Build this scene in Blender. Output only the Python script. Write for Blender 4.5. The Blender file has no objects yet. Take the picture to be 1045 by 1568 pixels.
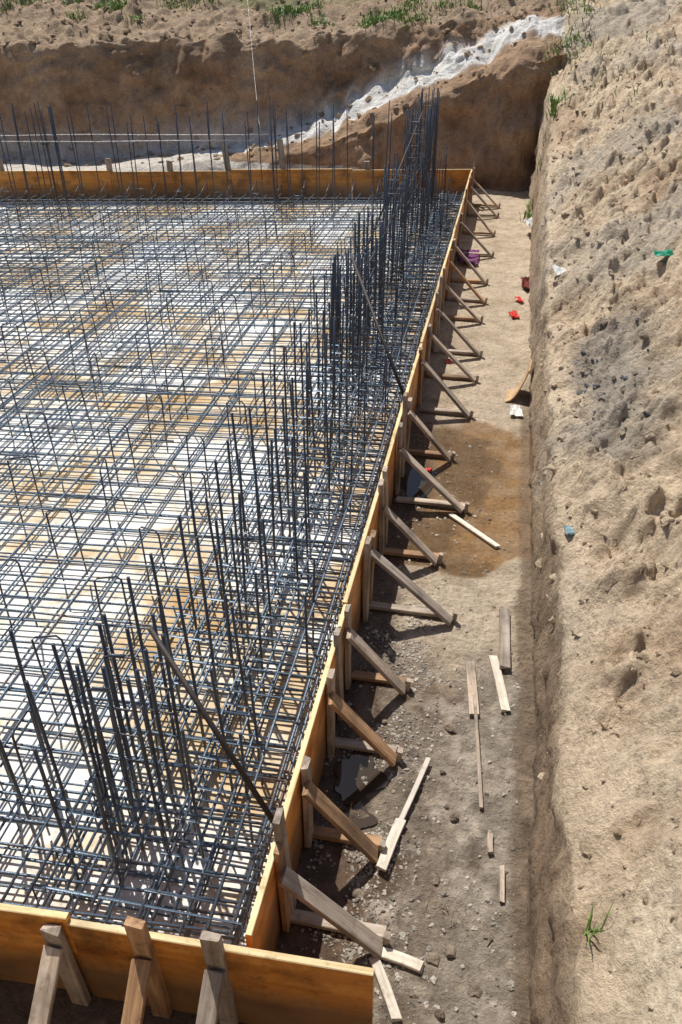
import bpy, math, random
import numpy as np
from mathutils import Vector, Matrix
random.seed(7); rng=np.random.default_rng(7)
S=bpy.context.scene
COL=S.collection

# ---------------------------------------------------------------- noise
def _h(ix,iy,iz,seed):
    h=(ix.astype(np.int64)*374761393+iy.astype(np.int64)*668265263+iz.astype(np.int64)*2147483647+seed*974634777)&0xffffffff
    h=((h^(h>>13))*1274126177)&0xffffffff
    h=((h^(h>>16))*2246822519)&0xffffffff
    return ((h^(h>>15))&0xffffff)/float(0xffffff)
def vnoise(x,y,z,seed=0):
    x,y,z=np.broadcast_arrays(np.asarray(x,float),np.asarray(y,float),np.asarray(z,float))
    ix,iy,iz=np.floor(x),np.floor(y),np.floor(z)
    fx,fy,fz=x-ix,y-iy,z-iz
    fx=fx*fx*(3-2*fx);fy=fy*fy*(3-2*fy);fz=fz*fz*(3-2*fz)
    r=0
    for a in (0,1):
        for b in (0,1):
            for c in (0,1):
                w=(fx if a else 1-fx)*(fy if b else 1-fy)*(fz if c else 1-fz)
                r=r+w*_h(ix+a,iy+b,iz+c,seed)
    return r*2-1
def fbm(x,y,z=0.0,seed=0,o=4,g=.5):
    s=0;a=1;f=1;t=0
    for i in range(o):
        s=s+a*vnoise(np.asarray(x)*f,np.asarray(y)*f,np.asarray(z)*f+i*7.3,seed+i);t+=a;a*=g;f*=2.03
    return s/t
def clods(x,y,cell,dens,seed):
    X=x/cell;Y=y/cell
    wx=.3*vnoise(X*2.3,Y*2.3,0,seed+50);wy=.3*vnoise(X*2.3,Y*2.3,5,seed+51)
    X=X+wx;Y=Y+wy
    ix,iy=np.floor(X),np.floor(Y);out=np.zeros_like(X)
    for a in (-1,0,1):
        for b in (-1,0,1):
            cx,cy=ix+a,iy+b
            px=cx+_h(cx,cy,cx*0,seed);py=cy+_h(cx,cy,cx*0+1,seed)
            rr=.2+.55*_h(cx,cy,cx*0+2,seed)**2
            on=_h(cx,cy,cx*0+3,seed)<dens
            an=_h(cx,cy,cx*0+4,seed)*3.14;ca,sa=np.cos(an),np.sin(an)
            ddx,ddy=X-px,Y-py
            d2=(ddx*ca+ddy*sa)**2+((ddy*ca-ddx*sa)*1.5)**2
            out=np.maximum(out,np.where(on,np.sqrt(np.maximum(rr*rr-d2,0)),0))
    return out*cell
def sm(a,b,x):
    t=np.clip((x-a)/(b-a),0,1);return t*t*(3-2*t)

# ---------------------------------------------------------------- terrain
WX=-0.70
def xr_(y): return .47+.05*fbm(y*.9,3.1,0,11,4)
def yF_(x): return 17.35+.45*fbm(x*.8,1.7,0,41,5)
def yB_(x): return 18.95+.05*np.clip(x+4,-9,0)+.45*fbm(x*.55,9.2,0,43,6,.55)
def zc_(x): return np.interp(x,[-14,-8,-4,-1,1],[2.25,2.3,2.45,2.85,3.0])+.16*fbm(x*.9,2.2,0,44,4)
def terrain(x,y):
    x=np.asarray(x,float);y=np.asarray(y,float)
    fl=.016*fbm(x*2.2,y*2.2,0,1,5)
    fl=fl+.07*sm(.20,.48,x+.05*fbm(x*3,y*3,0,8,3))*(.5+.5*vnoise(y*1.3,0,0,4))
    xr=xr_(y)
    hR=np.interp(y,[-5,1,5,8,12,17,20,60],[.75,.78,.72,.85,1.25,1.95,2.1,2.3])
    k=np.interp(y,[0,5,12,20],[.72,.72,.6,.42])
    dx=np.maximum(x-xr-.08,0)
    rise=k*np.minimum(dx,1.3)+.33*np.clip(dx-1.3,0,4)+.02*np.clip(dx-5.3,0,40)
    zr=sm(0,.11,x-xr)*hR+rise
    onb=sm(.05,.45,x-xr)
    wx=x+.12*fbm(x*3,y*3,0,26,3);wy=y+.12*fbm(x*3,y*3,4,27,3)
    rdg=1-np.abs(fbm(wx*1.6+wy*.5,wy*1.3-wx*.4,0,25,3))*2.4
    rdg2=1-np.abs(fbm(wx*4.2,wy*3.4,0,28,3))*2.4
    zr=zr+onb*(.15*fbm(x*.9,y*.7,0,21,3)+.17*fbm(wx*2.6,wy*2.0,0,22,4)+.10*rdg+.06*rdg2+.07*fbm(wx*7,wy*6,0,23,4))
    cm=sm(-.5,.1,fbm(x*.8,y*.8,0,24,3)+.10)
    cn=.5+.5*sm(1.8,3.2,y)
    zr=zr+sm(.02,.3,x-xr)*cn*(.85*clods(x,y,.20,.5,31)*cm+1.0*clods(x+3,y+1,.10,.55,32)*(.25+.75*cm)+.05*fbm(x*13,y*13,0,33,3))
    zr=np.where(x>xr,zr,0)
    yF=yF_(x)
    r=np.interp(x,[-30,-9,-5.2,-3.2,-.8,.6,3],[0,0,.35,.9,1.95,2.3,2.6])
    r=r+.12*fbm(x*1.5,4.4,0,42,4)*sm(0,.6,r)
    sl=.62*np.clip(r/1.0,0,1)
    zf=sm(0,.32,y-yF)*r+sl*np.clip((y-yF-.3)/1.1,0,1)
    yB=yB_(x);zc=zc_(x)
    db=y-yB-.5
    zf=zf+sm(0,.55,y-yB)*(np.maximum(zc-zf,0))+.27*np.clip(db,0,3.2)+.07*np.clip(db-3.2,0,14)+.01*np.clip(db-17,0,500)
    top=sm(.3,.7,y-yB)
    zf=zf+top*(.24*fbm(x*1.7,y*1.7,0,45,5)+.6*clods(x,y,.38,.6,46)+.6*clods(x+2,y,.16,.5,49))
    rm=sm(0,.5,r)*sm(.15,.4,y-yF)*(1-top)
    zf=zf+rm*(.16*fbm(x*3,y*3,0,47,4)+.4*clods(x,y,.26,.5,48))
    zf=np.where(y>yF,zf,0)
    zn=2.1*sm(.38,-.05,y)
    zl=2.4*sm(-18,-19,x)+.02*np.clip(-19-x,0,60)
    z=np.maximum.reduce([fl,zr,zf,zn,zl])
    out=sm(WX-.02,WX+.12,x)
    z=np.where(z<.15,z+out*(.3*clods(x,y,.08,.35,61)+.4*clods(x,y,.04,.35,62))*(.25+.75*sm(6,3,y))*sm(-.3,.1,fbm(x*3,y*3,0,63,2)+.1),z)
    ins=(x<WX+.0)&(y<17.0)&(y>1.6)&(x>-17)&(z<.2)
    z=np.where(ins,-.03,z)
    return z
def seg(a,b,d): return np.arange(a,b,d)
xs=np.concatenate([seg(-160,-20,14),seg(-20,-13,.5),seg(-13,-1,.055),seg(-1,.40,.02),seg(.40,.46,.012),seg(.46,.60,.007),seg(.60,2.2,.018),seg(2.2,3.6,.03),seg(3.6,8,.12),seg(8,20,1),seg(20,170,15)])
ys=np.concatenate([seg(-120,-4,12),seg(-4,.0,.3),seg(0,1.2,.06),seg(1.2,6,.018),seg(6,11,.028),seg(11,17.3,.05),seg(17.3,17.7,.013),seg(17.7,18.9,.035),seg(18.9,19.55,.013),seg(19.55,23,.05),seg(23,40,.6),seg(40,260,18)])
VX,VY=np.meshgrid(xs,ys)
oF=yF_(xs)-17.35;oB=yB_(xs)-18.95
offs=np.zeros_like(VX)
for j,yv in enumerate(ys):
    t=np.interp(yv,[15.5,17.3,17.7,18.9,19.55,23],[0,1,1,0,0,0]);u=np.interp(yv,[15.5,17.7,18.9,19.55,23],[0,0,1,1,0])
    offs[j]=t*oF+u*oB
farw=np.clip((VX+22)/6,0,1)*np.clip((12-VX)/6,0,1)
GY=VY+offs*farw
oX=xr_(GY)-.47
GX=VX+oX*np.interp(VX,[-.6,.40,.60,2.0],[0,1,1,0])*(np.abs(GY)<40)
Z=terrain(GX,GY)
import bisect
XS=list(xs);YS=list(ys)
def hz(x,y):
    yy=float(y);xx=float(x)
    for _ in range(2):
        j=max(0,min(len(YS)-2,bisect.bisect(YS,yy)-1));i=max(0,min(len(XS)-2,bisect.bisect(XS,xx)-1))
        yy+= y-float(GY[j,i]+(yy-YS[j])); xx+= x-float(GX[j,i]+(xx-XS[i]))
    j=max(0,min(len(YS)-2,bisect.bisect(YS,yy)-1));i=max(0,min(len(XS)-2,bisect.bisect(XS,xx)-1))
    u=min(1,max(0,(xx-XS[i])/(XS[i+1]-XS[i])));v=min(1,max(0,(yy-YS[j])/(YS[j+1]-YS[j])))
    return float(Z[j,i]*(1-u)*(1-v)+Z[j,i+1]*u*(1-v)+Z[j+1,i]*(1-u)*v+Z[j+1,i+1]*u*v)
dzy=np.gradient(Z,axis=0)/np.maximum(np.gradient(GY,axis=0),1e-4);dzx=np.gradient(Z,axis=1)/np.maximum(np.gradient(GX,axis=1),1e-4)
G=np.sqrt(dzx**2+dzy**2)
steep=sm(.9,2.2,G)*(Z>.12)*(np.abs(GX)<15)*(GY<22)*(GY>.6)
ff=steep*(GY>15.5)*(GX<.9)
ssum=ff.copy()
for _ in range(3):
    ssum[1:-1]=(ssum[:-2]+ssum[1:-1]+ssum[2:])/3
ff=ssum*(Z>.05)
bl=np.abs(fbm(GX*1.1,GY*.5,Z*1.5,77,3))
PY=GY+ff*(.34*fbm(GX*1.2,GY*.8,Z*1.9,72,5,.55)+.20*bl+.09*fbm(GX*6,GY*4,Z*6,75,4)-.18*np.maximum(0,fbm(GX*2.5,0,Z*1.0,79,3)))
PX=GX+ff*.08*fbm(GX*3,GY*3,Z*4,71,4)
cw=steep*(GX>.3)*(GX<.8)*(GY<17.5)*sm(.40,.25,GX-xr_(GY))
PX=PX-cw*(.015+.06*fbm(GX*4,GY*4,Z*7,73,4)+.03*fbm(GX*9,GY*16,Z*16,74,3))
PZ=Z+ff*.04*fbm(GX*5,GY*3,Z*5,78,3)
nx,ny=len(xs),len(ys)
V=np.stack([PX,PY,PZ],-1).reshape(-1,3)
idx=np.arange(nx*ny).reshape(ny,nx)
F=np.stack([idx[:-1,:-1],idx[:-1,1:],idx[1:,1:],idx[1:,:-1]],-1).reshape(-1,4)
me=bpy.data.meshes.new("ground")
me.vertices.add(len(V));me.vertices.foreach_set("co",V.ravel())
me.loops.add(F.size);me.loops.foreach_set("vertex_index",F.ravel())
me.polygons.add(len(F));me.polygons.foreach_set("loop_start",np.arange(len(F))*4);me.polygons.foreach_set("loop_total",np.full(len(F),4))
me.polygons.foreach_set("use_smooth",np.ones(len(F),bool))
me.update(calc_edges=True)

def mixc(a,b,t): return a*(1-t[...,None])+np.array(b)*t[...,None]
def soil_color(x,y,z,steep):
    n1=fbm(x*.7,y*.7,0,81,4);n2=fbm(x*2.5,y*2.5,z,82,4);n3=fbm(x*6,y*6,z*3,83,4);n4=fbm(x*15,y*15,z*9,84,3)
    c=np.zeros(x.shape+(3,))+np.array((.69,.545,.385))
    wet=np.zeros(x.shape)
    c=mixc(c,(.54,.465,.37),sm(-.1,.35,n1+.3*n2)*.75)
    c=mixc(c,(.47,.325,.205),sm(.1,.5,n2-.5*n1)*.6)
    c=mixc(c,(.32,.29,.25),sm(.0,.5,np.exp(-((x-1.0)/.4)**2-((y-6)/1.3)**2)+.5*n2-.3)*.75)
    c=mixc(c,(.84,.70,.52),sm(3.2,1.2,y-.8*(x-1)+n2)*sm(.6,.8,x)*.8)
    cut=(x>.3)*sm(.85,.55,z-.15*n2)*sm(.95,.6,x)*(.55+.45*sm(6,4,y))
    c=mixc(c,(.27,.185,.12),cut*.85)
    f=(z<.17)*(x<.6)*(y<17.8)*1.
    fc=np.zeros_like(c)+np.array((.58,.475,.35))
    fc=mixc(fc,(.44,.34,.235),sm(.0,.5,n2)*.6)
    w=sm(4.86,5.0,y+.35*n2+.12*n3)*sm(7.25,7.05,y+.35*n2+.12*n3)
    fc=mixc(fc,(.27,.155,.065),w*(.82+.18*sm(-.3,.3,n3))); wet=wet+w*.75
    fc=mixc(fc,(.12,.075,.038),w*sm(-.1,.3,n2+.3*n3-.7*(x+.05))*.8); wet=wet+w*sm(-.1,.3,n2-.7*(x+.05))*.25
    m=sm(4.0,3.6,y+.5*n2)
    fc=mixc(fc,(.27,.215,.165),m*.95)
    fc=mixc(fc,(.38,.325,.26),m*sm(-.05,.15,x+.15*n2)*.8)
    fc=mixc(fc,(.11,.07,.045),m*sm(-.02,.28,n2+.3*n3+.15-.5*(x+.35))*.9); wet=wet+m*sm(-.1,.3,n2+.15-.7*(x+.35))*1.1
    fc=mixc(fc,(.50,.43,.35),m*sm(.1,.5,n3+.4*n4)*.5)
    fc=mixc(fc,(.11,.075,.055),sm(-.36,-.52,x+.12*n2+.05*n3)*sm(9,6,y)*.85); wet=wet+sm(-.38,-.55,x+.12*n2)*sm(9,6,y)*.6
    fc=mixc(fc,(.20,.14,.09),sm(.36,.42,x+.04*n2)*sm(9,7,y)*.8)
    fc=fc*(1+.35*n4*m+.12*n4)[...,None]
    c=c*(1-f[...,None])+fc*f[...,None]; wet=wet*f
    yF=yF_(x);yB=yB_(x)
    fb=((y>yF-.1)&(x<.75))*1.
    bc=np.zeros_like(c)+np.array((.47,.31,.195))
    bc=mixc(bc,(.28,.175,.105),sm(-.15,.35,fbm(x*.8,y*.5,z*1.6,91,4)))
    bc=mixc(bc,(.56,.41,.28),sm(.1,.5,fbm(x*1.4,y,z*1.0,92,4))*.7)
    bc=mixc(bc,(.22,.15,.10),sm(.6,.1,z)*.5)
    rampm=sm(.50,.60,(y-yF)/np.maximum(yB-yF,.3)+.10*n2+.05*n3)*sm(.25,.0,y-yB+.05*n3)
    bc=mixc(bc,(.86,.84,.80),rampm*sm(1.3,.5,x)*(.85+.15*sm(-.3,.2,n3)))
    top=sm(.35,.6,y-yB)
    bc=mixc(bc,(.42,.31,.21),top*.9)
    c=c*(1-fb[...,None])+bc*fb[...,None]
    ls=((y>13)&(y<18.9)&(x<-3.)&(z<.3))*1.
    c=mixc(c,(.66,.61,.54),ls)
    g=sm(.1,.3,fbm(x*.5,y*.5,0,95,4)+.04*(y-22))*((y>21)|(x>6))*1.
    c=mixc(c,(.13,.17,.055),g*.6)
    v=1+.16*n3
    return np.clip(c*v[...,None],.02,.9),np.clip(wet,0,1)
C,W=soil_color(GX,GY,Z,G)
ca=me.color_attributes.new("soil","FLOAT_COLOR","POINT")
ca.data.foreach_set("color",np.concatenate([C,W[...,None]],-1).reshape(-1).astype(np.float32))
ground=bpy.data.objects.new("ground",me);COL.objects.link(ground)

# ---------------------------------------------------------------- materials
def newmat(n):
    m=bpy.data.materials.new(n);m.use_nodes=True
    nt=m.node_tree;b=nt.nodes["Principled BSDF"];return m,nt,b
def N(nt,t,**k):
    n=nt.nodes.new(t)
    for a,v in k.items():
        if a in n.inputs.keys(): n.inputs[a].default_value=v
        else: setattr(n,a,v)
    return n
def ramp(nt,fac,stops):
    r=nt.nodes.new("ShaderNodeValToRGB");e=r.color_ramp.elements
    while len(e)<len(stops): e.new(.5)
    for i,(p,c) in enumerate(stops): e[i].position=p;e[i].color=(*c,1)
    nt.links.new(fac,r.inputs[0]);return r.outputs[0]
def mul(nt,a,b,mode='MULTIPLY',f=1.):
    m=nt.nodes.new("ShaderNodeMix");m.data_type='RGBA';m.blend_type=mode
    if isinstance(f,float): m.inputs[0].default_value=f
    else: nt.links.new(f,m.inputs[0])
    for s,i in ((a,6),(b,7)):
        if isinstance(s,tuple): m.inputs[i].default_value=(*s,1)
        else: nt.links.new(s,m.inputs[i])
    return m.outputs[2]
def bump(nt,b,h,st,dist):
    bp=N(nt,"ShaderNodeBump");bp.inputs["Strength"].default_value=st;bp.inputs["Distance"].default_value=dist
    nt.links.new(h,bp.inputs["Height"]);nt.links.new(bp.outputs[0],b.inputs["Normal"]);return bp

soil,nt,b=newmat("soil")
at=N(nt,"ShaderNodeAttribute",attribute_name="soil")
tc=N(nt,"ShaderNodeTexCoord")
n1=N(nt,"ShaderNodeTexNoise",Scale=28.,Detail=9.,Roughness=.72);nt.links.new(tc.outputs["Object"],n1.inputs["Vector"])
n2=N(nt,"ShaderNodeTexNoise",Scale=5.,Detail=7.,Roughness=.68);nt.links.new(tc.outputs["Object"],n2.inputs["Vector"])
vo=N(nt,"ShaderNodeTexVoronoi",Scale=55.);nt.links.new(tc.outputs["Object"],vo.inputs["Vector"])
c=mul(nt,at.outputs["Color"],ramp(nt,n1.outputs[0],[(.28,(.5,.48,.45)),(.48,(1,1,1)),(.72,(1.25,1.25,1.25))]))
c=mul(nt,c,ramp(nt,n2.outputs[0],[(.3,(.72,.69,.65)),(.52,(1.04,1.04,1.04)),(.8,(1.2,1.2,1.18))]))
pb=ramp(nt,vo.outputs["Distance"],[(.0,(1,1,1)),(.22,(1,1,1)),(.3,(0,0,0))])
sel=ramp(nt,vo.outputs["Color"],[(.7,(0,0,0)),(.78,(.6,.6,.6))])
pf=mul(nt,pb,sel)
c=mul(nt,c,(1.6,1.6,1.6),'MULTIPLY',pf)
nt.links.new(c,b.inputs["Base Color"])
mr=N(nt,"ShaderNodeMapRange");mr.inputs[3].default_value=.95;mr.inputs[4].default_value=.18
nt.links.new(at.outputs["Alpha"],mr.inputs[0]);nt.links.new(mr.outputs[0],b.inputs["Roughness"])
b.inputs["Specular IOR Level"].default_value=.3
ad=N(nt,"ShaderNodeMath",operation='MULTIPLY_ADD');nt.links.new(n2.outputs[0],ad.inputs[0]);ad.inputs[1].default_value=1.6;nt.links.new(n1.outputs[0],ad.inputs[2])
bp=bump(nt,b,ad.outputs[0],.9,.05)
ms=N(nt,"ShaderNodeMapRange");ms.inputs[3].default_value=.95;ms.inputs[4].default_value=.6
nt.links.new(at.outputs["Alpha"],ms.inputs[0]);nt.links.new(ms.outputs[0],bp.inputs["Strength"])
me.materials.append(soil)

def wood(name,c1,c2,c3,rough=.7,scale=1.,bstr=.35,stain=.5,dirt=False):
    m,nt,b=newmat(name)
    tc=N(nt,"ShaderNodeTexCoord");oi=N(nt,"ShaderNodeObjectInfo")
    ad=N(nt,"ShaderNodeVectorMath",operation='ADD');nt.links.new(tc.outputs["Object"],ad.inputs[0])
    cx=N(nt,"ShaderNodeMath",operation='MULTIPLY');nt.links.new(oi.outputs["Random"],cx.inputs[0]);cx.inputs[1].default_value=37.
    nt.links.new(cx.outputs[0],ad.inputs[1])
    mp=N(nt,"ShaderNodeMapping");mp.inputs["Scale"].default_value=(2.2*scale,28*scale,28*scale);nt.links.new(ad.outputs[0],mp.inputs["Vector"])
    g=N(nt,"ShaderNodeTexNoise",Scale=1.,Detail=8.,Roughness=.65,Distortion=.6);nt.links.new(mp.outputs[0],g.inputs["Vector"])
    s=N(nt,"ShaderNodeTexNoise",Scale=3.5,Detail=5.,Roughness=.6);nt.links.new(ad.outputs[0],s.inputs["Vector"])
    f=N(nt,"ShaderNodeTexNoise",Scale=22.,Detail=6.,Roughness=.7);nt.links.new(ad.outputs[0],f.inputs["Vector"])
    c=ramp(nt,g.outputs[0],[(.3,c1),(.5,c2),(.7,c3)])
    c=mul(nt,c,ramp(nt,s.outputs[0],[(.32,(1-stain,1-stain,1-stain)),(.52,(1,1,1)),(.75,(1.15,1.12,1.1))]))
    c=mul(nt,c,ramp(nt,f.outputs[0],[(.3,(.6,.58,.56)),(.45,(1,1,1)),(.7,(1.05,1.05,1.05)),(.78,(1.3,1.3,1.35))]))
    rv=ramp(nt,oi.outputs["Random"],[(0,(.78,.78,.8)),(1,(1.2,1.15,1.1))])
    c=mul(nt,c,rv)
    if dirt:
        ge=N(nt,"ShaderNodeNewGeometry");sx=N(nt,"ShaderNodeSeparateXYZ");nt.links.new(ge.outputs["Position"],sx.inputs[0])
        a2=N(nt,"ShaderNodeMath",operation='MULTIPLY_ADD');nt.links.new(s.outputs[0],a2.inputs[0]);a2.inputs[1].default_value=-.45;nt.links.new(sx.outputs["Z"],a2.inputs[2])
        df=ramp(nt,a2.outputs[0],[(.0,(.75,.75,.75)),(.16,(0,0,0))])
        c=mul(nt,c,(.13,.09,.06),'MIX',df)
    nt.links.new(c,b.inputs["Base Color"]);b.inputs["Roughness"].default_value=rough
    bump(nt,b,g.outputs[0],bstr,.008);return m
m_ply=wood("shuttering_plywood",(.50,.17,.025),(.70,.29,.05),(.82,.40,.10),.45,.5,.2,.6,True)
m_edge=wood("plywood_edge",(.55,.38,.16),(.78,.60,.32),(.88,.73,.47),.7,1.,.3,.3)
m_grey=wood("weathered_timber",(.21,.165,.125),(.40,.33,.26),(.56,.49,.41),.8,1.,.6,.5)
m_brn=wood("brown_timber",(.18,.10,.055),(.35,.21,.11),(.50,.34,.20),.75,1.,.6,.5)
m_pale=wood("pale_timber",(.52,.45,.36),(.72,.65,.54),(.84,.78,.68),.8,1.,.5,.3)

def steel(name,c1,c2,met,rough):
    m,nt,b=newmat(name)
    tc=N(nt,"ShaderNodeTexCoord")
    n=N(nt,"ShaderNodeTexNoise",Scale=2.3,Detail=7.,Roughness=.7);nt.links.new(tc.outputs["Object"],n.inputs["Vector"])
    f=N(nt,"ShaderNodeTexNoise",Scale=160.,Detail=2.);nt.links.new(tc.outputs["Object"],f.inputs["Vector"])
    c=ramp(nt,n.outputs[0],[(.35,c1),(.55,c1),(.68,c2)])
    nt.links.new(c,b.inputs["Base Color"]);b.inputs["Metallic"].default_value=met;b.inputs["Roughness"].default_value=rough
    bump(nt,b,f.outputs[0],.6,.004);return m
m_bar=steel("rebar_steel",(.12,.165,.22),(.17,.13,.10),.45,.42)
m_bar2=steel("dark_rebar_steel",(.07,.085,.11),(.10,.075,.06),.4,.42)
m_bright=steel("bright_wire_steel",(.45,.45,.45),(.35,.3,.25),.4,.4)  # light grey steel, paler than the other bars
m_rust=steel("rusty_steel",(.04,.032,.028),(.10,.055,.035),.3,.6)

m_bl,nt,b=newmat("blinding_concrete")
tc=N(nt,"ShaderNodeTexCoord")
n=N(nt,"ShaderNodeTexNoise",Scale=.9,Detail=6.,Roughness=.6,Distortion=.4);nt.links.new(tc.outputs["Object"],n.inputs["Vector"])
n2=N(nt,"ShaderNodeTexNoise",Scale=14.,Detail=8.,Roughness=.7);nt.links.new(tc.outputs["Object"],n2.inputs["Vector"])
c=ramp(nt,n.outputs[0],[(.38,(.88,.87,.85)),(.47,(.82,.78,.71)),(.54,(.68,.54,.36)),(.63,(.52,.34,.16))])
c=mul(nt,c,ramp(nt,n2.outputs[0],[(.3,(.6,.58,.55)),(.48,(1,1,1)),(.7,(1.08,1.08,1.08))]))
nt.links.new(c,b.inputs["Base Color"]);b.inputs["Roughness"].default_value=.85
bump(nt,b,n2.outputs[0],.4,.01)

def flat(name,col,rough=.6,var=.25):
    m,nt,b=newmat(name)
    tc=N(nt,"ShaderNodeTexCoord")
    n=N(nt,"ShaderNodeTexNoise",Scale=30.,Detail=5.);nt.links.new(tc.outputs["Object"],n.inputs["Vector"])
    c=mul(nt,col,ramp(nt,n.outputs[0],[(.3,(1-var,)*3),(.7,(1+var,)*3)]))
    nt.links.new(c,b.inputs["Base Color"]);b.inputs["Roughness"].default_value=rough
    bump(nt,b,n.outputs[0],.4,.01);return m

# ---------------------------------------------------------------- helpers
def empty(name,loc=(0,0,0)):
    o=bpy.data.objects.new(name,None);o.location=loc;o.empty_display_size=.2;COL.objects.link(o);return o
def mkmesh(name,verts,faces,mat,smooth=False,parent=None):
    m=bpy.data.meshes.new(name);m.from_pydata(verts,[],faces);m.materials.append(mat)
    if smooth: m.polygons.foreach_set("use_smooth",np.ones(len(m.polygons),bool))
    m.update();o=bpy.data.objects.new(name,m);COL.objects.link(o)
    if parent: o.parent=parent
    return o
def board(name,p0,p1,w,t,mat,parent=None,up=(0,0,1),rag=.0,mats2=None,segs=6):
    p0=Vector(p0);p1=Vector(p1);ax=(p1-p0);L=ax.length;ax.normalize()
    up=Vector(up);side=up.cross(ax).normalized();u=ax.cross(side).normalized()
    M=Matrix((ax,side,u)).transposed().to_4x4();M.translation=(p0+p1)/2
    V=[];Fc=[];ch=min(w,t)*.12
    prof=[(-w/2+ch,-t/2),(w/2-ch,-t/2),(w/2,-t/2+ch),(w/2,t/2-ch),(w/2-ch,t/2),(-w/2+ch,t/2),(-w/2,t/2-ch),(-w/2,-t/2+ch)]
    bow=random.uniform(-1,1)*rag*.4;bz=random.uniform(-1,1)*rag*.3
    for i in range(segs+1):
        f=i/segs
        for j,(a,c2) in enumerate(prof):
            e=(random.uniform(-1,1)*rag if i in(0,segs) else 0)
            sw=1+random.uniform(-1,1)*rag*1.2
            V.append((-L/2+L*f+e,a*sw+bow*4*f*(1-f),c2+bz*4*f*(1-f)))
    for i in range(segs):
        for j in range(8):
            k=(j+1)%8;Fc.append((i*8+j,i*8+k,(i+1)*8+k,(i+1)*8+j))
    Fc.append(tuple(range(7,-1,-1)));Fc.append(tuple(segs*8+j for j in range(8)))
    o=mkmesh(name,V,Fc,mat)
    o.matrix_world=M
    if parent: 
        o.parent=parent; o.matrix_parent_inverse=parent.matrix_world.inverted()
    if mats2:
        o.data.materials.append(mats2)
        for p in o.data.polygons:
            if abs(p.normal.z)>.6: p.material_index=1
    return o
class Tubes:
    def __init__(s): s.V=[];s.F=[]
    def add(s,pts,r,n=6):
        pts=[Vector(p) for p in pts];base=len(s.V)
        for i,p in enumerate(pts):
            d=(pts[min(i+1,len(pts)-1)]-pts[max(i-1,0)]).normalized()
            ref=Vector((0,0,1)) if abs(d.z)<.9 else Vector((1,0,0))
            a=d.cross(ref).normalized();b2=d.cross(a)
            for k in range(n):
                t=2*math.pi*k/n;s.V.append(tuple(p+a*(r*math.cos(t))+b2*(r*math.sin(t))))
        for i in range(len(pts)-1):
            for k in range(n):
                j=(k+1)%n;s.F.append((base+i*n+k,base+i*n+j,base+(i+1)*n+j,base+(i+1)*n+k))
        s.F.append(tuple(base+k for k in range(n-1,-1,-1)));s.F.append(tuple(base+(len(pts)-1)*n+k for k in range(n)))
    def obj(s,name,mat,parent=None): return mkmesh(name,s.V,s.F,mat,True,parent)
U=random.uniform
FT=.60
def ynear(x): return 1.577+.055*(x+.7)
def yfar(x): return 16.28+.2226*(x+.66)
XL=-14.5

# ---------------------------------------------------------------- slab bed
def blv():
    V=[];Fc=[];n=30
    for i in range(n+1):
        x=XL+(WX-.02-XL)*i/n
        for z in (-.02,.04):
            V.append((x,ynear(x)+.02,z));V.append((x,yfar(x)-.02,z))
    for i in range(n):
        a=i*4;c=a+4
        Fc+= [(a+2,c+2,c+3,a+3),(a,a+1,c+1,c),(a,c,c+2,a+2),(a+1,a+3,c+3,c+1)]
    Fc.append((0,2,3,1));e=n*4;Fc.append((e,e+1,e+3,e+2));return V,Fc
v,f=blv();mkmesh("concrete_blinding_layer",v,f,m_bl)

# ---------------------------------------------------------------- formwork
fw=empty("timber_formwork",(WX,8,0))
bpy.context.view_layer.update()
y=1.60;i=0
while y<16.2:
    y2=min(y+2.05,16.25)
    top=FT+U(-.012,.012)
    board(f"side_panel_{i+1}",(WX+.014+U(-.006,.006),y+.003,top/2),(WX+.014+U(-.006,.006),y2-.003,top/2),.028,top,m_ply,fw,mats2=m_edge)
    y=y2;i+=1
board("near_panel_1",(-1.42,ynear(-1.42)-.016,.29),(-.175,1.575-.016,.30),.03,.59,m_ply,fw,mats2=m_edge)
board("near_panel_2",(-3.9,ynear(-3.9)-.016,.315),(-1.425,ynear(-1.42)-.012,.315),.03,.61,m_ply,fw,mats2=m_edge)
board("near_panel_3",(-9,ynear(-9)-.016,.31),(-3.905,ynear(-3.9)-.016,.31),.03,.6,m_ply,fw,mats2=m_edge)
x=WX+.02;i=0
while x>XL:
    x2=max(x-2.2,XL);t=FT+U(-.02,.015)
    board(f"far_panel_{i+1}",(x2+.003,yfar(x2)+.016,t/2),(x-.003,yfar(x)+.016,t/2),.03,t,m_ply,fw,mats2=m_edge);x=x2;i+=1
board("left_panel",(XL,ynear(-9),.3),(XL,yfar(XL),.3),.03,.6,m_ply,fw,mats2=m_edge)
BR=[(1.95,-.20,1.97),(2.40,-.29,2.43),(2.98,-.28,3.03),(3.51,-.30,3.58),(4.31,-.06,4.27),(4.92,-.22,4.92),(5.81,-.07,5.66),(6.40,-.25,6.48),(7.49,-.13,7.36),(8.25,-.12,8.2),(8.97,-.11,8.9),(10.0,-.16,10.0),(10.75,-.14,10.7),(11.5,-.16,11.5),(12.8,-.13,12.8),(14.1,-.15,14.0),(15.25,-.13,15.2),(15.95,-.13,15.9)]
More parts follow.
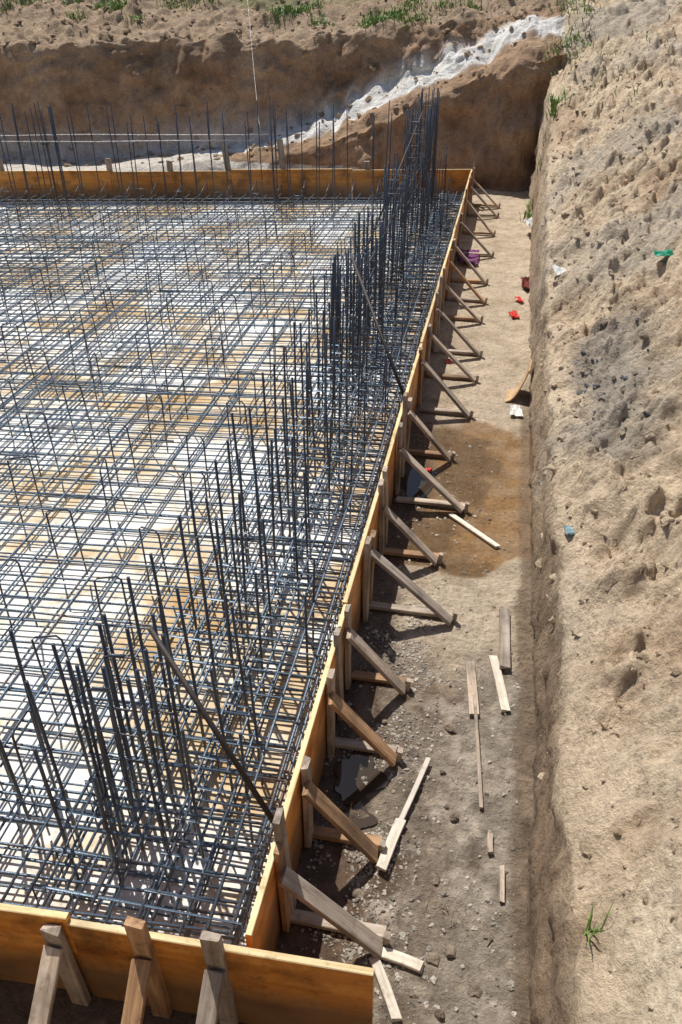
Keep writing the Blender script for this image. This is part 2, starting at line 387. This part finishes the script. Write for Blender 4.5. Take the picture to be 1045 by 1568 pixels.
for i,(yy,fx,fy) in enumerate(BR):
    xo=WX+.03
    mt=m_brn if i in (1,2,12) else m_grey
    g=hz(fx,fy)
    w=.085 if i<9 else .07
    board(f"stake_{i+1}",(xo+.022,yy+.035,-.05),(xo+.020+U(-.02,.02),yy+.035+U(-.04,.04),.64+U(-.04,.05)),.035 if i%3 else .03,.075,m_grey if i%4 else m_brn,fw,up=(0,1,0),rag=.008)
    board(f"brace_{i+1}",(xo+.035,yy-.03,.50+U(-.03,.04)),(fx,fy-.03,max(g,0)+.035),w,.028,mt,fw,up=(.6,0,.8),rag=.010)
    board(f"sole_board_{i+1}",(xo+.03,fy+.045,.03),(fx+.01,fy+.045,.035),.06,.03,m_brn if i%2 else m_grey,fw,rag=.01)
    board(f"peg_{i+1}",(fx+.02,fy+.01,-.03),(fx+.03,fy+.01,.09),.03,.04,m_grey,fw,up=(0,1,0),rag=.005)
for j,(yy,h) in enumerate([(2.06,.78),(6.15,.80),(9.4,.76),(16.22,.78),(5.1,.7),(4.2,.69),(3.3,.68)]):
    board(f"tall_stake_{j+1}",(WX+.055,yy,-.02),(WX+.045+U(-.02,.02),yy+U(-.03,.03),h),.032,.08,m_grey,fw,up=(0,1,0),rag=.01)
for j,(xx,h,mt) in enumerate([(-1.47,.58,m_grey),(-1.10,.72,m_brn),(-.80,.70,m_grey),(-1.95,.62,m_grey)]):
    yw=ynear(xx)-.035
    board(f"near_stake_{j+1}",(xx+.01,yw-.02,-.03),(xx-.01,yw-.02,h),.08,.038,mt,fw,up=(0,1,0),rag=.012)
    board(f"near_brace_{j+1}",(xx,yw-.05,.50),(xx+.02,yw-.62,.02),.08,.03,mt,fw,up=(0,-.6,.8),rag=.010)
for j,(xx,h) in enumerate([(-5.1,1.0),(-4.1,1.1),(-9.2,.95),(-7.3,.8),(-2.6,.72),(-6.2,.75)]):
    board(f"far_stake_{j+1}",(xx,yfar(xx)+.06,-.03),(xx-.06+U(-.05,.05),yfar(xx)+.08,h),.11,.035,m_grey,fw,up=(0,1,0),rag=.01)
    board(f"far_brace_{j+1}",(xx+.1,yfar(xx)+.05,.5),(xx+.12,yfar(xx)+.7,.03),.08,.03,m_grey,fw,up=(0,.6,.8),rag=.01)

# ---------------------------------------------------------------- rebar mats
rb=empty("rebar_cage",(0,0,0))
def long_bar(T,p0,p1,r,w=.01,step=1.2,zf=None):
    p0=Vector(p0);p1=Vector(p1);n=max(2,int((p1-p0).length/step));pts=[]
    for i in range(n+1):
        q=p0.lerp(p1,i/n)
        if zf: q.z=zf(q)
        q=q+Vector((U(-w,w),U(-w,w),U(-w,w)*.6));pts.append(q)
    T.add(pts,r,6)
SP=.21
def ZT(x,y):
    f=(y-ynear(x))/(yfar(x)-ynear(x))
    return .41-.21*float(sm(.5,.92,np.array(f)))
for lay,(off,r) in enumerate([(.07,.0065),(0,.0078)]):
    zz=(lambda q:.075) if lay==0 else (lambda q:ZT(q.x,q.y))
    zl=(lambda q:.091) if lay==0 else (lambda q:ZT(q.x,q.y)+.016)
    T=Tubes();n=int(14.5/SP)
    for i in range(n+1):
        f=(i+off/SP)/n
        if f>1: continue
        o=U(-.02,.02)
        yr=1.66+f*(15.75-1.66)+o;yl=ynear(XL)+.1+f*(yfar(XL)-.5-ynear(XL)-.1)+o+U(-.08,.08)
        long_bar(T,(WX-.035,yr,0),(XL+.1,yl,0),r,.014,zf=zz)
    T.obj(f"cross_bars_{lay+1}",m_bar,rb)
    T=Tubes();x=WX-.08-off
    while x>XL+.1:
        o=U(-.02,.02)
        long_bar(T,(x+o,ynear(x)+.05,0),(x+o+U(-.04,.04),yfar(x)-.12,0),r,.014,zf=zl)
        x-=SP
    T.obj(f"long_bars_{lay+1}",m_bar,rb)
T=Tubes()
for i in range(100):
    x=U(-10,-1.5);y=U(1.9,12);L=U(1.2,3.5)
    if random.random()<.5: 
        y2=min(y+L,yfar(x)-.2);long_bar(T,(x,y,0),(x+U(-.03,.03),y2,0),.0075,.003,.6,lambda q:ZT(q.x,q.y)+.03)
    else:
        x2=min(x+L,-.8);long_bar(T,(x,y,0),(x2,y+.1*(x2-x)*(y/16)*2*.9,0),.0075,.003,.6,lambda q:ZT(q.x,q.y)-.012)
T.obj("lap_bars",m_bar,rb)
T=Tubes();y=1.7
while y<15.7:
    o=U(-.02,.02);xa=-.76+U(-.01,.01);xb=-1.72+U(-.02,.02);zt=ZT(-1.2,y)+.06
    T.add([(xb,y,.07),(xb,y+o,zt),(xa,y+o,zt+.01),(xa,y,.07),(xb,y,.065)],.0062)
    xa2=-1.2+U(-.02,.02)
    T.add([(xa2,y+.06,.08),(xa2,y+.06,zt+.02),(xa,y+.07,zt),(xa,y+.07,.09)],.006)
    y+=.18
for xx,dz in [(-.79,.06),(-.79,-.12),(-.90,.07),(-1.06,.055),(-1.2,.07),(-1.2,-.12),(-1.4,.07),(-1.55,.055),(-1.7,.055),(-1.7,-.12)]:
    long_bar(T,(xx,1.65,0),(xx+U(-.02,.02),15.9,0),.008,zf=lambda q,dz=dz:ZT(q.x,q.y)+dz)
x=-1.0
while x>-7:
    yy=ynear(x)+.06;T.add([(x,yy,.07),(x,yy,.47),(x+U(-.02,.02),yy+.6,.47),(x,yy+.6,.07)],.006)
    x-=.16
x=-1.9
while x>-12:
    yy=yfar(x)-.12;T.add([(x,yy,.07),(x,yy,.42+U(-.03,.03)),(x+U(-.02,.02),yy-.5,.24)],.006)
    x-=.45
for k in range(5):
    yy=.08+k*.13
    long_bar(T,(-.8,1.58+yy,.46),(-5,ynear(-5)+yy,.46),.008)
T.obj("edge_beam_stirrups",m_bar,rb)
T=Tubes();y=2.3
while y<15.0:
    x=-2.2+U(-.1,.1)
    while x>-10:
        if y<yfar(x)-.8:
            px,py=x+U(-.06,.06),y+U(-.06,.06);h=ZT(px,py)+.25+U(-.03,.04);a=U(-.3,.3)+(0 if random.random()<.8 else 1.5);d=Vector((math.cos(a),math.sin(a),0))
            p=Vector((px,py,.06));t=Vector((U(-.03,.03),U(-.03,.03),0))
            T.add([p,p+t+Vector((0,0,h-.08)),p+t+d*.02+Vector((0,0,h-.06)),p+t+d*.14+Vector((0,0,h-.05)),p+t+d*.165+Vector((0,0,h-.08)),p+d*.18+Vector((0,0,.05))],.0065)
        x-=.72
    y+=.62
T.obj("support_chairs",m_bar2,rb)

def starter(T,x,y,h,r=.009,lean=.035,hook=False):
    tx,ty=U(-lean,lean),U(-lean,lean)
    pts=[(x,y,.05),(x+tx*.4,y+ty*.4,.05+(h-.05)*.5),(x+tx,y+ty,h)]
    if hook: pts+=[(x+tx+.02,y+ty,h+.015),(x+tx+.09,y+ty+.01,h+.01)]
    T.add(pts,r,6)
def hY(y): return float(np.interp(y,[2,8,9,13,14,16],[1.27,1.3,1.38,1.5,1.85,1.95]))
T=Tubes();y=2.25
while y<15.7:
    for xx,dh in ((-1.61,0),(-1.36,-.03)):
        starter(T,xx+U(-.03,.03),y+U(-.05,.05),hY(y)+dh+U(-.08,.06))
        if y<7.8 and random.random()<.45: starter(T,xx+.05+U(-.03,.03),y+.1+U(-.05,.05),hY(y)-U(.1,.45),.008)
    if y>7.8 and random.random()<.6:
        for xx in (-1.6,-1.35): starter(T,xx+U(-.04,.04),y+.12,hY(y)-U(0,.3),.008)
    y+=.30
y=2.2
while y<15.5:
    starter(T,-1.12+U(-.05,.05),y,(1.12 if y<8 else 1.2)+U(-.12,.05),.008)
    if random.random()<.6: starter(T,-.92+U(-.05,.05),y+.13,.88+U(-.12,.08),.0075)
    y+=.36
x=-1.55
while x>-7:
    for yy in (2.2,2.46): starter(T,x+U(-.04,.04),yy+.055*(x+.7)+U(-.04,.04),1.27+U(-.07,.05),hook=random.random()<.35)
    if random.random()<.6: starter(T,x+.1+U(-.04,.04),1.95+U(-.06,.06),1.0+U(-.1,.1))
    x-=.24
for cx,cy,h,n in [(-1.47,2.34,1.32,3),(-1.49,8.0,1.36,4),(-1.45,9.1,1.45,3),(-1.45,11.2,1.6,3),(-1.45,13.6,1.95,3),(-1.45,15.3,2.02,4)]:
    for i in range(n):
        for j in range(n):
            if i in(0,n-1) or j in(0,n-1):
                starter(T,cx+(i/(n-1)-.5)*.28+U(-.015,.015),cy+(j/(n-1)-.5)*.3+U(-.015,.015),h+U(-.05,.03),.0095,.015)
    for z in np.arange(.6,h-.15,.17):
        a=.15;T.add([(cx-a,cy-a,z),(cx+a,cy-a,z),(cx+a,cy+a,z),(cx-a,cy+a,z),(cx-a,cy-a,z)],.005,5)
x=-1.9
while x>XL+.3:
    hh=1.75+U(-.16,.12)
    starter(T,x+U(-.04,.04),yfar(x)-.55,hh,.009)
    if random.random()<.8: starter(T,x+.1+U(-.04,.04),yfar(x)-.8,hh-.05+U(-.1,.05),.009)
    x-=.27 if random.random()<.8 else .4
for cx in (-4.2,-7.9,-10.3):
    for k in range(5): starter(T,cx+U(-.2,.2),yfar(cx)-.66+U(-.15,.15),1.8+U(-.12,.1),.009)
T.obj("starter_bars",m_bar2,rb)
T=Tubes()
long_bar(T,(-12.5,yfar(-12.5)-.5,1.30),(-3.6,yfar(-3.6)-.5,1.28),.008,.02)
long_bar(T,(-12.5,yfar(-12.5)-.85,1.22),(-4.4,yfar(-4.4)-.85,1.25),.008,.02)
T.obj("tied_horizontal_bars",m_bright,rb)
T=Tubes()
for z in (.7,.92,1.12):
    long_bar(T,(-1.6,8.,z),(-1.6,15.6,z+.1),.006,.02);long_bar(T,(-1.37,8.,z),(-1.37,15.6,z+.1),.006,.02)
T.obj("wall_distribution_bars",m_bar2,rb)
T=Tubes()
T.add([(-1.36,2.48,1.33),(-.66,2.04,.62)],.014,8)
T.add([(-1.46,8.0,1.36),(-.68,6.42,.62)],.016,8)
T.add([(-1.4,13.7,1.9),(-1.9,11.0,.3)],.012,8)
T.obj("diagonal_props",m_rust,rb)

T=Tubes();pts=[]
for i in range(16):
    f=i/15;pts.append((-6.0+1.6*f,20.0-5.0*f,3.45-2.1*f-.5*math.sin(math.pi*f)*.3))
T.add(pts,.0035,5);T.obj("hanging_cable",m_bright)

# ---------------------------------------------------------------- loose boards
def loose(name,p0,p1,w,t,mat,dz=.02,rag=.012):
    a=Vector((p0[0],p0[1],hz(*p0)+dz));c=Vector((p1[0],p1[1],hz(*p1)+dz))
    return board(name,a,c,w,t,mat,rag=rag)
bp=empty("broken_plank",(-.2,2.6,.03));bpy.context.view_layer.update()
o=loose("thick_end",(-.25,2.33),(-.19,2.62),.055,.02,m_pale,.035);o.parent=bp;o.matrix_parent_inverse=bp.matrix_world.inverted()
o=loose("split_end",(-.195,2.6),(-.09,3.05),.028,.018,m_pale,.035);o.parent=bp;o.matrix_parent_inverse=bp.matrix_world.inverted()
loose("loose_batten",(-.17,5.58),(.23,5.2),.045,.02,m_pale)
loose("loose_board",(.095,3.88),(.15,3.45),.06,.022,m_grey)
loose("loose_batten",(.14,3.6),(.225,2.8),.02,.015,m_grey)
loose("loose_board",(.24,3.97),(.334,3.50),.055,.022,m_pale)
loose("loose_board",(.30,4.42),(.32,3.85),.07,.022,m_grey,.04)
loose("wood_offcut",(-.21,1.93),(-.0,1.90),.05,.025,m_pale)
loose("loose_board",(-.22,1.9),(-.08,1.66),.045,.02,m_pale)
loose("wood_offcut",(.345,2.46),(.35,2.28),.025,.02,m_grey)
loose("wood_offcut",(.28,2.64),(.285,2.54),.03,.02,m_grey)

# ---------------------------------------------------------------- stones and clods
import bmesh
def ico(sub):
    bm=bmesh.new();bmesh.ops.create_icosphere(bm,subdivisions=sub,radius=1);v=np.array([q.co[:] for q in bm.verts]);f=[[q.index for q in p.verts] for p in bm.faces];bm.free();return v,f
IV,IF=ico(2)
IFa=np.array(IF)
VAR=[]
for k in range(60):
    sd=k*13.7
    d=1+.6*vnoise(IV[:,0]*1.3+sd,IV[:,1]*1.3,IV[:,2]*1.3,5)+.25*vnoise(IV[:,0]*3.2,IV[:,1]*3.2+sd,IV[:,2]*3.2,6)
    v=IV*d[:,None]
    for q in range(4):
        nrm=rng.normal(size=3);nrm/=np.linalg.norm(nrm);s=v@nrm;lim=.5+.25*rng.random();ov=np.maximum(s-lim,0);v=v-ov[:,None]*nrm
    VAR.append(v)
def stones(name,pts,sizes,mat,cols=None,flat_=.65,sink=.3,smooth=False):
    VV=[];FF=[];CC=[]
    for i,((x,y),s) in enumerate(zip(pts,sizes)):
        z=hz(x,y)
        v=VAR[(i*7)%60]*np.array([s*U(.8,1.35),s*U(.7,1.1),s*flat_*U(.7,1.2)])
        a=U(0,6.28);R=np.array([[math.cos(a),-math.sin(a),0],[math.sin(a),math.cos(a),0],[0,0,1]]);v=v@R.T
        v=v+np.array([x,y,z+s*flat_*(1-2*sink)*.6])
        FF.append(IFa+len(VV)*len(IV));VV.append(v)
        if cols is not None: CC.append(np.tile(np.append(cols[i],0.),(len(IV),1)))
    VV=np.concatenate(VV);FF=np.concatenate(FF)
    o=mkmesh(name,VV.tolist(),FF.tolist(),mat,smooth)
    if cols is not None:
        c=o.data.color_attributes.new("soil","FLOAT_COLOR","POINT");c.data.foreach_set("color",np.concatenate(CC).ravel().astype(np.float32))
    return o
def scat(n,x0,x1,y0,y1,pw=1.6): return [(U(x0,x1),y0+(y1-y0)*random.random()**pw) for _ in range(n)]
p=scat(2200,-.62,.42,1.55,7.0,1.8);s=[.003+.013*random.random()**4 for _ in p]
q=[(min(-.08,-.36+random.gauss(0,.15)),U(1.6,4.4)) for _ in range(5200)]
nn=fbm(np.array([a[0] for a in q])*4,np.array([a[1] for a in q])*4,0,66,3)
q=[a for a,n_ in zip(q,nn) if n_>0.0 and a[0]>-.66]
p+=q;s+=[.003+.009*random.random()**2 for _ in q]
cl=[np.array((.60,.54,.46))*U(.45,1.4) for _ in p]
stones("gravel",p,s,soil,cl)
p=[(.02,3.32),(.0,3.0),(.08,2.72),(-.3,2.0),(.12,2.0),(-.02,1.78),(.1,1.72),(.2,1.66),(.05,1.95),(-.35,2.2),(.3,2.1),(.02,2.35),(-.38,3.3),(-.1,1.62),(.25,1.85)]
stones("rock",p,[U(.018,.036) for _ in p],soil,[np.array((.36,.29,.22))*U(.7,1.2) for _ in p],sink=.25)
p=[]
while len(p)<4600:
    x=.52+3*random.random()**1.3;y=1.0+16*random.random()**1.4
    p.append((x,y))
nn=fbm(np.array([q[0] for q in p])*.8,np.array([q[1] for q in p])*.8,0,24,3)
p=[q for q,n_ in zip(p,nn) if n_>-.2+U(-.2,.2)]
s=[.006+.040*random.random()**4.5*(1 if q[1]>2.5 else .6) for q in p]
base,_=soil_color(np.array([q[0] for q in p]),np.array([q[1] for q in p]),np.full(len(p),1.5),np.zeros(len(p)))
stones("soil_clods",p,s,soil,[base[i]*U(.75,1.1) for i in range(len(p))])
p=[(.93+random.gauss(0,.17),6.2+random.gauss(0,.55)) for _ in range(60)]
stones("asphalt_rubble",p,[.008+.025*random.random()**2 for _ in p],soil,[np.array((.22,.22,.225))*U(.7,1.4) for _ in p])
p=[(U(-12,.3),U(17.8,22.5)) for _ in range(1000)]
s=[.015+.08*random.random()**3.5 for _ in p]
stones("bank_rubble",p,s,soil,[np.array((.46,.34,.23))*U(.75,1.15) for _ in p])

# ---------------------------------------------------------------- puddle
m_w,nt,b=newmat("puddle_water");b.inputs["Base Color"].default_value=(.05,.035,.022,1);b.inputs["Roughness"].default_value=.03
tc=N(nt,"ShaderNodeTexCoord");n=N(nt,"ShaderNodeTexNoise",Scale=9.);nt.links.new(tc.outputs["Object"],n.inputs["Vector"]);bump(nt,b,n.outputs[0],.05,.01)
def puddle(cx,cy,rx,ry,z=.004):
    V=[(cx,cy,z)];n=60
    for i in range(n):
        a=2*math.pi*i/n;k=1+.3*float(vnoise(math.cos(a)*1.6+cx*9,math.sin(a)*1.6,cy,3))+.15*float(vnoise(math.cos(a)*5+cx*9,math.sin(a)*5,cy,3));V.append((cx+rx*k*math.cos(a),cy+ry*k*math.sin(a),z))
    mkmesh("puddle",V,[(0,1+i,1+(i+1)%n) for i in range(n)],m_w)
puddle(-.46,2.88,.13,.18,.013);puddle(-.43,2.62,.09,.08,.010);puddle(-.5,6.05,.12,.30,.008)

# ---------------------------------------------------------------- litter
def crumple(name,x,y,sx,sy,h,mat,rot=0,dz=.01,seed=1):
    n=9;V=[];Fc=[];z0=hz(x,y)
    for i in range(n):
        for j in range(n):
            u=i/(n-1)-.5;v=j/(n-1)-.5
            k=1+.3*float(vnoise(u*3+seed,v*3,seed,2))
            X=u*sx*k;Y=v*sy*k;a=rot
            zz=h*(.5+.9*float(fbm(u*3+seed,v*3,seed*1.7,9,3)))
            wx,wy=x+X*math.cos(a)-Y*math.sin(a),y+X*math.sin(a)+Y*math.cos(a)
            V.append((wx,wy,z0+dz+zz))
    for i in range(n-1):
        for j in range(n-1): Fc.append((i*n+j,(i+1)*n+j,(i+1)*n+j+1,i*n+j+1))
    o=mkmesh(name,V,Fc,mat,False);m=o.modifiers.new("s","SOLIDIFY");m.thickness=.004;return o
m_red=flat("red_plastic",(.65,.03,.02),.4);m_grn=flat("green_plastic",(.02,.28,.17),.3);m_pur=flat("purple_cloth",(.15,.03,.12),.9)
m_wht=flat("white_paper",(.6,.6,.57),.8);m_tan=flat("cardboard",(.5,.33,.18),.9);m_blu=flat("blue_grey_plastic",(.2,.30,.32),.5);m_dr=flat("dark_red_cloth",(.16,.025,.02),.9)
crumple("red_plastic_scrap",.27,10.3,.10,.2,.05,m_red,.2,seed=3)
crumple("red_plastic_scrap",.33,10.8,.07,.2,.05,m_red,.5,seed=5)
crumple("dark_red_rag",.42,11.4,.14,.5,.12,m_dr,.2,.0,seed=6)
crumple("purple_cloth",-.46,12.6,.3,.7,.1,m_pur,.1,seed=7)
crumple("red_plastic_scrap",-.42,6.25,.06,.07,.02,m_red,.1,seed=8)
crumple("red_plastic_scrap",-.45,8.7,.06,.12,.02,m_red,.1,seed=9)
def bent(x,y):
    z=hz(x,y);V=[];n=8
    for i in range(n+1):
        f=i/n
        for s_ in (0,1):
            V.append((x+.20*f**.7+.02*s_,y-.12+.30*s_+.06*f,z+.01+.34*f**1.4-.05*math.sin(3.1*f)*s_))
    o=mkmesh("bent_board",V,[(2*i,2*i+2,2*i+3,2*i+1) for i in range(n)],m_tan);m=o.modifiers.new("s","SOLIDIFY");m.thickness=.012
bent(.22,7.9)
crumple("paper_scrap",.33,7.55,.12,.25,.03,m_wht,.1,.02,seed=11)
crumple("green_plastic_scrap",1.5,7.9,.2,.13,.06,m_grn,.3,.03,seed=12)
crumple("paper_scrap",.66,8.8,.15,.24,.05,m_wht,.2,.03,seed=13)
crumple("blue_plastic_scrap",.62,4.35,.05,.09,.03,m_blu,.2,.02,seed=14)
crumple("plastic_bag",.42,14.0,.15,.5,.2,m_wht,.2,.1,seed=15)

# ---------------------------------------------------------------- grass
m_gr,nt,b=newmat("grass")
tc=N(nt,"ShaderNodeTexCoord");n=N(nt,"ShaderNodeTexNoise",Scale=6.);nt.links.new(tc.outputs["Object"],n.inputs["Vector"])
nt.links.new(ramp(nt,n.outputs[0],[(.3,(.09,.16,.03)),(.6,(.20,.32,.06)),(.8,(.30,.38,.12))]),b.inputs["Base Color"]);b.inputs["Roughness"].default_value=.6
m_dry=flat("dry_stalks",(.42,.33,.2),.9)
def tuft(name,spots,mat,bh=(.08,.2),bw=.006,n=40,spread=.1):
    V=[];Fc=[]
    for (x,y) in spots:
        for _ in range(n):
            bx,by=x+random.gauss(0,spread),y+random.gauss(0,spread);z=hz(bx,by)-.01
            h=U(*bh);a=U(0,6.28);l=U(.2,1.1)*h;d=(math.cos(a),math.sin(a));s=(-d[1]*bw,d[0]*bw);k=len(V)
            V+= [(bx-s[0],by-s[1],z),(bx+s[0],by+s[1],z),(bx+d[0]*l*.4+s[0],by+d[1]*l*.4+s[1],z+h*.6),(bx+d[0]*l*.4-s[0],by+d[1]*l*.4-s[1],z+h*.6),(bx+d[0]*l,by+d[1]*l,z+h*.9)]
            Fc+=[(k,k+1,k+2,k+3),(k+3,k+2,k+4)]
    return mkmesh(name,V,Fc,mat)
tuft("grass_tuft",[(.54,15.0),(.57,15.4)],m_gr,(.1,.3),.009,90,.10)
tuft("grass_tuft",[(.60,1.74)],m_gr,(.06,.16),.003,14,.012)
tuft("grass_tuft",[(.6+U(-.1,.5),U(17,21)) for _ in range(9)],m_gr,(.05,.15),.009,40,.15)
tuft("grass_tuft",[(U(.9,2.2),U(13,18)) for _ in range(8)],m_gr,(.04,.1),.007,22,.12)
def wd(cx,cy,n,sx=.4,sy=.6): return [(cx+random.gauss(0,sx),cy+random.gauss(0,sy)) for _ in range(n)]
tuft("weeds",wd(-2.9,19.9,14,.3,.25)+wd(-1.7,21.3,12)+wd(-.7,21.6,14)+wd(-10.5,21.6,12,.8)+wd(-8,22.0,9)+wd(-5.0,20.6,8,.3,.3)+wd(-12.5,20.8,7),m_gr,(.06,.18),.010,65,.14)
tuft("field_grass",[(U(-14,5),U(22.5,28)) for _ in range(240)],m_gr,(.06,.18),.012,26,.3)
tuft("dry_stalks",[(.4,3.9),(.05,2.2),(.2,2.15),(.42,4.4)],m_dry,(.02,.06),.0018,9,.06)

# ---------------------------------------------------------------- light
to_sun=Vector((-.35,.50,1)).normalized()
el=math.asin(to_sun.z);az=math.atan2(to_sun.x,to_sun.y)
w=bpy.data.worlds.new("World");S.world=w;w.use_nodes=True;nt=w.node_tree
sk=nt.nodes.new("ShaderNodeTexSky");sk.sky_type='NISHITA';sk.sun_disc=False;sk.sun_elevation=el;sk.sun_rotation=az%(2*math.pi)
bg=nt.nodes["Background"];bg.inputs[1].default_value=.085;nt.links.new(sk.outputs[0],bg.inputs[0])
sl=bpy.data.lights.new("sun","SUN");sl.energy=5.0;sl.angle=math.radians(.5);sl.color=(1,.955,.88)
so=bpy.data.objects.new("sun",sl);so.rotation_euler=(-to_sun).to_track_quat('-Z','Y').to_euler();so.location=(0,0,30);COL.objects.link(so)

cd=bpy.data.cameras.new("camera");cam=bpy.data.objects.new("camera",cd);COL.objects.link(cam)
cam.location=(0,0,3.8);cam.rotation_euler=(math.radians(90-34.3),0,math.radians(11.08))
cd.sensor_fit='VERTICAL';cd.sensor_height=36;cd.lens=28.35;cd.clip_end=1000;cd.clip_start=.05
S.camera=cam
S.view_settings.view_transform='Standard';S.view_settings.look='None';S.view_settings.exposure=0
